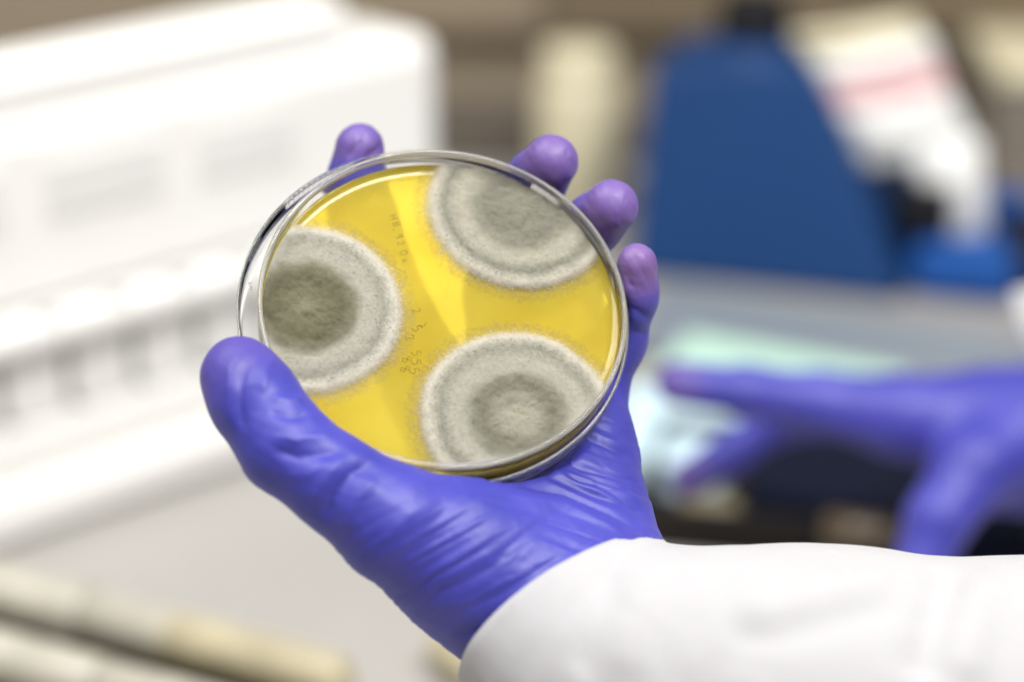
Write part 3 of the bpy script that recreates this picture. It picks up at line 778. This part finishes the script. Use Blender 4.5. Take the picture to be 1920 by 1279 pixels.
sl['label'] = 'white cotton coat sleeve at the wrist below the dish'
# loose threads standing off the hem of the cuff
rg = np.random.default_rng(5); Vh, Fh = [], []
top = V.reshape(90, 140, 3)
for k in range(260):
    a = rg.integers(0, 3) if k < 120 else 0; j = int((rg.normal(0, 14)) % 140) if k < 170 else int(rg.integers(0, 140))
    b0 = top[rg.integers(0, 5), j]; out = b0 - np.array(px_mm(1150, 1220, 10)); out /= np.linalg.norm(out)
    dr = out + rg.normal(0, 0.6, 3); dr /= np.linalg.norm(dr); L = rg.uniform(0.3, 1.1); sd = np.cross(dr, rg.normal(0, 1, 3)); sd /= np.linalg.norm(sd)
    n0 = len(Vh); Vh += [b0 - sd * 0.03, b0 + sd * 0.03, b0 + dr * L]; Fh.append((n0, n0 + 1, n0 + 2))
fz = link('loose_fibres', mesh_np('loose_fibres', mm_world(np.array(Vh)), Fh), M['cloth'], sl, smooth=False); fz['kind'] = 'stuff'
S2 = [((1935, 655, ZB - 30), (1900, 545, 0), (-60, 0, 22)), ((2000, 650, ZB - 25), (1985, 520, 0), (-30, 0, 28)), ((2100, 690, ZB), (2100, 490, 0), (0, 0, 36)), ((2250, 660, ZB), (2250, 450, 0), (0, 0, 38))]
V, F = sleeve(S2, 30, [], 8.0)
sl2 = link('coat_sleeve', mesh_np('coat_sleeve', mm_world(V), F), M['cloth'], person)
so = sl2.modifiers.new('thickness', 'SOLIDIFY'); so.thickness = 0.0013; so.offset = -1
sl2['label'] = 'white coat sleeve of the far hand at the edge of view'

# ================================================================== THINGS ON THE BENCH
ZUP = np.array([0, 0, 1.0])
# --- white rack on the left
O = bench_pt(0, 1040); E_ = bench_pt(845, 742); S_ = E_ - O; LR = np.linalg.norm(S_); S_ /= LR; LR += 0.014; B_ = np.cross(ZUP, S_)
rack = empty('plastic_rack', O, 'white plastic two-tier rack with rows of rounded grey windows', 'rack')
x_l = -0.12
def rack_box(name, x0, x1, y0, y1, z0, z1, mt, bev=0.003, parent=None):
    bm = bmesh.new(); frame_box(bm, O, S_, B_, ZUP, x0, x1, y0, y1, z0, z1, bev); return bm_obj(name, bm, M[mt], parent or rack)
rack_box('foot_rail', x_l, LR, 0.0, 0.12, 0.001, 0.024, 'white_plastic', 0.006)
rack_box('plinth', x_l, LR - 0.004, 0.012, 0.118, 0.0242, 0.044, 'white_plastic', 0.004)
rack_box('lower_back', x_l, LR - 0.006, 0.026, 0.116, 0.0442, 0.078, 'rib_grey', 0.002)
rack_box('shelf', x_l, LR, 0.004, 0.12, 0.0782, 0.092, 'white_plastic', 0.005)
def rack_prism(name, x0, x1, prof_, mt, bev):
    bm = bmesh.new(); f_ = lambda x: [O + S_ * x + B_ * y + ZUP * z for y, z in prof_]
    prism(bm, f_(x0), f_(x1), bev); return bm_obj(name, bm, M[mt], rack)
rack_box('upper_panel', x_l, LR, 0.018, 0.075, 0.0922, 0.172, 'white_plastic', 0.010)
rack_box('top_block', x_l, LR - 0.050, 0.024, 0.060, 0.1722, 0.193, 'white_plastic', 0.006)
pitch = 0.0335; k = 0; x = x_l + 0.006
while x + pitch < LR:
    bm = bmesh.new()
    pts = []
    w_, h_ = pitch - 0.006, 0.032; rr_ = 0.008
    loop = [(0, h_), (0, rr_)] + [(rr_ - rr_ * math.cos(a), rr_ - rr_ * math.sin(a)) for a in np.linspace(0.2, math.pi / 2, 5)] \
        + [(w_ - rr_ + rr_ * math.sin(a), rr_ - rr_ * math.cos(a)) for a in np.linspace(0, math.pi / 2 - 0.2, 5)] + [(w_, rr_), (w_, h_)]
    A_ = [O + S_ * (x + u_) + B_ * 0.017 + ZUP * (0.0450 + v_) for u_, v_ in loop]
    prism(bm, A_, [p + B_ * 0.0085 for p in A_]); bm_obj('window', bm, M['frosted'], rack)
    rack_box('clip', x + 0.012, x + 0.022, 0.0055, 0.0115, 0.0925, 0.097, 'slot_grey', 0.001)
    x += pitch; k += 1
for x0, x1 in ((-0.09, -0.055), (-0.045, -0.012), (0.0, 0.024), (0.046, 0.104), (0.124, 0.176)):
    rack_box('label_strip', x0, x1, 0.0158, 0.0178, 0.130, 0.153, 'slot_grey', 0.0006)

# --- culture tubes lying on the bench
def tube(p, q, r, cap_len, group, label, yellow_from=0.5):
    ax, ay, aw, L = axes_to(p, q)
    t = empty('culture_tube', p, label, 'tube', group)
    def part(name, prof, mt):
        V, F = lathe(prof, 32); W = p + V[:, :1] * ax + V[:, 1:2] * ay + V[:, 2:3] * aw
        link(name, mesh_np(name, W, F), M[mt], t)
    part('cap', [(0.0001, 0), (r * 0.8, 0), (r * 0.98, 0.001), (r * 1.04, 0.003), (r * 1.04, cap_len), (r * 0.9, cap_len + 0.0005)], 'tube_white')
    part('collar', [(r * 0.86, cap_len), (r * 0.86, cap_len + 0.003)], 'tube_joint')
    y0 = cap_len + (L - cap_len) * yellow_from
    part('body', [(r * 0.88, cap_len + 0.0025), (r * 0.97, cap_len + 0.004), (r * 0.97, y0)], 'tube_white')
    part('agar_slant', [(r * 0.97, y0), (r * 0.97, L - r)] + [(r * 0.97 * math.cos(a) + 1e-5, L - r + r * math.sin(a)) for a in np.linspace(0.1, math.pi / 2, 8)], 'tube_yellow')
r_ = 0.0102; TB = 0.0022
tube(bench_pt(-90, 1084, r_ + TB), bench_pt(660, 1284, r_ + TB), r_, 0.066, 'culture tubes lying on the bench', 'culture tube nearest the white rack, yellow towards its right end', 0.34)
tube(bench_pt(-160, 1192, r_ + TB), bench_pt(560, 1386, r_ + TB), r_, 0.085, 'culture tubes lying on the bench', 'second culture tube from the white rack, beside a dark gap', 0.6)
tube(bench_pt(-200, 1312, r_ + TB), bench_pt(480, 1498, r_ + TB), r_, 0.07, 'culture tubes lying on the bench', 'culture tube in the bottom corner, farthest from the white rack', 0.5)
tube(bench_pt(1120, 1420, 0.009), bench_pt(822, 1200, 0.009), 0.0095, 0.02, 'culture tubes lying on the bench', 'yellow round-ended culture tube under the gloved wrist', 0.1)

# --- blue sloped instrument at the right
def at_dist(px, py, y):
    r = ray(px, py); return CAMP + r * (y / r[1])
bi = empty('blue_instrument', bench_pt(1450, 545), 'dark blue sloped bench instrument with black knob on top', 'instrument')
f0, f1 = bench_pt(1176, 520), bench_pt(1692, 572)
dirx = (f1 - f0) / np.linalg.norm(f1 - f0); back = np.cross(ZUP, dirx)
wid = np.linalg.norm(f1 - f0)
zt = 0.112
t0 = at_dist(1222, 120, f0[1] + 0.028); t1 = at_dist(1534, 128, f1[1] + 0.045)
bm = bmesh.new()
prism(bm, [f0 + ZUP * 0.002, f1 + ZUP * 0.002, f1 + back * 0.16 + ZUP * 0.002, f0 + back * 0.16 + ZUP * 0.002], [t0, t1, t1 + back * 0.085, t0 + back * 0.085], 0.004)
bm_obj('housing', bm, M['blue'], bi)
tc_ = (t0 + t1) / 2 + back * 0.03 + dirx * 0.004
V, F = lathe([(0.0001, 0.034), (0.016, 0.034), (0.0195, 0.030), (0.0205, 0.012), (0.018, 0.008), (0.026, 0.004), (0.028, -0.003)], 40)
link('knob', mesh_np('knob', tc_ + V, F), M['black'], bi)
V, F = lathe([(0.020, 0.010), (0.028, 0.007), (0.031, -0.001)], 40)
link('knob_collar', mesh_np('knob_collar', tc_ + V, F), M['blue'], bi)
bm = bmesh.new(); g0 = f1 + dirx * 0.001 + back * 0.01
frame_box(bm, g0, dirx, back, ZUP, 0.0, 0.055, 0.0, 0.13, 0.002, 0.030, 0.006); bm_obj('side_base', bm, M['blue_bright'], bi)
bm = bmesh.new()
s0, s1 = f1 + ZUP * 0.034 + dirx * 0.002 + back * 0.012, t1 + dirx * 0.0025 + back * 0.004
frame_box(bm, f1 + dirx * 0.004 + back * 0.02 + ZUP * 0.0305, dirx, back, ZUP, -0.012, 0.016, 0.0, 0.06, 0.0, 0.028, 0.004); bm_obj('bracket', bm, M['black'], bi)

# --- white packet with a pink band leaning on its side
pk = empty('paper_packet', bench_pt(1760, 470, 0.03), 'crumpled white paper packet with pink band beside the blue instrument', 'packet')
def sheet(name, corners, mt, thick, bulge, parent, y_of, nu=18, nv=24, seed=0.0):
    c = [at_dist(px, py, yy) for (px, py), yy in zip(corners, y_of)]
    V = []
    for s in (0, 1):
        for i in range(nv + 1):
            for j in range(nu + 1):
                u, v = j / nu, i / nv
                p = (c[0] * (1 - u) + c[1] * u) * (1 - v) + (c[3] * (1 - u) + c[2] * u) * v
                e = math.sin(math.pi * u) ** 0.5 * math.sin(math.pi * v) ** 0.5
                nz = float(vnoise(np.array([[u * 4 + seed, v * 5, 1.0 + seed]]))[0])
                V.append(p + np.array([0, -1, 0.25]) * ((bulge * e + 0.003 * nz * e) if s == 0 else -thick * (0.3 + 0.7 * e)))
    F = []; n1 = (nu + 1) * (nv + 1)
    for i in range(nv):
        for j in range(nu):
            a = i * (nu + 1) + j; F.append((a, a + nu + 1, a + nu + 2, a + 1)); F.append((n1 + a, n1 + a + 1, n1 + a + nu + 2, n1 + a + nu + 1))
    ring = [j for j in range(nu + 1)] + [i * (nu + 1) + nu for i in range(1, nv + 1)] + [nv * (nu + 1) + j for j in range(nu - 1, -1, -1)] + [i * (nu + 1) for i in range(nv - 1, 0, -1)]
    for a, b in zip(ring, ring[1:] + ring[:1]): F.append((a, b, n1 + b, n1 + a))
    return link(name, mesh_np(name, V, F), M[mt], parent)
YP = f1[1]
sheet('flap', [(1478, 62), (1716, 30), (1745, 80), (1520, 118)], 'cream', 0.010, 0.004, pk, [YP + 0.06] * 4)
sheet('packet_top', [(1522, 112), (1744, 66), (1765, 120), (1550, 168)], 'paper', 0.02, 0.006, pk, [YP + 0.045] * 4, seed=2)
sheet('pink_band', [(1552, 166), (1764, 118), (1782, 178), (1572, 212)], 'pink', 0.02, 0.0065, pk, [YP + 0.042] * 4, seed=3)
sheet('packet_body', [(1572, 208), (1781, 172), (1842, 292), (1622, 318)], 'paper', 0.02, 0.008, pk, [YP + 0.04] * 4, seed=4)
sheet('tail', [(1700, 270), (1842, 262), (1850, 440), (1758, 468)], 'paper', 0.018, 0.008, pk, [YP + 0.035, YP + 0.035, YP + 0.03, YP + 0.03], seed=5)

# --- things at the far right
sb = empty('storage_box', bench_pt(1930, 420), 'taupe plastic box at the far right behind the white packet', 'box')
for nm, z0, z1, y0, mt in (('box_body', 0.001, 0.075, 0.0, 'taupe'), ('box_lid', 0.0755, 0.09, -0.004, 'cream')):
    bm = bmesh.new(); o_ = bench_pt(1850, 400); frame_box(bm, o_, RGT, np.array([0, 1.0, 0]), ZUP, 0.0, 0.16, y0, 0.10, z0, z1, 0.004); bm_obj(nm, bm, M[mt], sb)
bk = empty('black_case', bench_pt(1900, 560), 'low black case at the right beside the blue instrument base', 'case')
for nm, z0, z1, g in (('case_body', 0.001, 0.022, 0.0), ('case_lid', 0.0225, 0.03, 0.002)):
    bm = bmesh.new(); o_ = bench_pt(1872, 560); frame_box(bm, o_, RGT, np.array([0, 1.0, 0]), ZUP, -g, 0.12 + g, -g, 0.06 + g, z0, z1, 0.003); bm_obj(nm, bm, M['dark_box'], bk)

# --- cream jar behind the fingertips
jp = bench_pt(1082, 395); jar = empty('cream_jar', jp, 'tall cream plastic jar against the wall behind the fingertips', 'jar')
V, F = lathe([(0.0001, 0.001), (0.0235, 0.001), (0.025, 0.003), (0.025, 0.074), (0.0225, 0.081), (0.020, 0.084)], 40); link('jar_body', mesh_np('jar_body', jp + V, F), M['cream'], jar)
V, F = lathe([(0.0215, 0.0842), (0.0215, 0.098), (0.020, 0.0995), (0.0001, 0.0995)], 40); link('jar_cap', mesh_np('jar_cap', jp + V, F), M['cream'], jar)

# --- papers, pad and card between the instrument and the far hand
def flat(name, corners, z0, z1, mt, label, cat, extra=None):
    t = None
    bm = bmesh.new(); lo = [bench_pt(x, y, z1) for x, y in corners]
    prism(bm, [p * [1, 1, 0] + ZUP * z0 for p in lo], [p * [1, 1, 0] + ZUP * z1 for p in lo], min(0.002, (z1 - z0) * 0.3))
    o = bm_obj(name, bm, M[mt]); return tag(o, label, cat)
flat('bench_pad', [(1170, 640), (1900, 745), (1960, 640), (1240, 528)], 0.001, 0.008, 'grey_pad', 'blue-grey pad lying in front of the blue instrument', 'pad')
flat('paper_pile', [(1230, 690), (1690, 760), (1700, 695), (1290, 622)], 0.0085, 0.016, 'mint', 'mint green pile of paper on the blue-grey pad', 'paper')
flat('card_box', [(1130, 842), (1345, 880), (1402, 760), (1180, 712)], 0.001, 0.020, 'pale_blue', 'pale blue card box beside the far finger', 'box')

# --- dark tray of small brown bottles below the far hand
tr = empty('dark_tray', bench_pt(1500, 950), 'dark open tray with brown bottles lying below the far hand', 'tray')
T0 = bench_pt(1180, 1030); T1 = bench_pt(1800, 1085); tx = (T1 - T0) / np.linalg.norm(T1 - T0); ty = np.cross(ZUP, tx); tw = np.linalg.norm(T1 - T0) + 0.06; td = 0.085
for nm, x0, x1, y0, y1, z0, z1 in (('tray_floor', 0, tw, 0, td, 0.001, 0.004), ('tray_side', 0, tw, 0, 0.004, 0.0042, 0.020), ('tray_side', 0, tw, td - 0.004, td, 0.0042, 0.026),
                                   ('tray_side', 0, 0.004, 0.0042, td - 0.0042, 0.0042, 0.022), ('tray_side', tw - 0.004, tw, 0.0042, td - 0.0042, 0.0042, 0.022)):
    bm = bmesh.new(); frame_box(bm, T0, tx, ty, ZUP, x0, x1, y0, y1, z0, z1, 0.001); bm_obj(nm, bm, M['dark_box'], tr)
for (bx_, by_), mt, lb_, L_, rr_ in (((1270, 960), 'olive', 'olive brown bottle lying in the dark tray nearest the gloved palm', 0.032, 0.0085), ((1540, 1000), 'brown', 'brown bottle lying in the dark tray under the pointing finger', 0.04, 0.010),
                                     ((1440, 905), 'brown', 'dark brown bottle at the back of the dark tray', 0.035, 0.009)):
    p = bench_pt(bx_, by_, 0.0045 + rr_); q = p + tx * L_; ax, ay, aw, L = axes_to(p, q)
    bo = empty('bottle', p, lb_, 'bottle', 'brown bottles in the dark tray')
    for nm, pf, m_ in (('bottle_body', [(0.0001, 0), (rr_, 0.001), (rr_, L * 0.7), (rr_ * 0.5, L * 0.82), (rr_ * 0.5, L * 0.86)], mt), ('bottle_cap', [(rr_ * 0.6, L * 0.86), (rr_ * 0.6, L), (0.0001, L)], 'black')):
        V, F = lathe(pf, 24); link(nm, mesh_np(nm, p + V[:, :1] * ax + V[:, 1:2] * ay + V[:, 2:3] * aw, F), M[m_], bo)

flat('palm_shade_block', [(1398, 912), (1930, 985), (1950, 815), (1440, 775)], 0.001, 0.030, 'navy', 'very dark navy block added for the shade under the far hand', 'case')  # dark block added where the palm's shade falls

b0, b1 = bench_pt(-260, 1070), bench_pt(640, 1312); bx_ = (b1 - b0) / np.linalg.norm(b1 - b0); by_ = np.cross(ZUP, bx_)
bm = bmesh.new(); frame_box(bm, b0, bx_, by_, ZUP, 0, np.linalg.norm(b1 - b0), -0.10, -0.004, 0.0004, 0.0018, 0.0004)
tag(bm_obj('gap_shade_strip', bm, M['olive_dark']), 'thin dark olive strip added for the shade between the culture tubes', 'tray')  # dark strip added as the shade in the gap between tubes
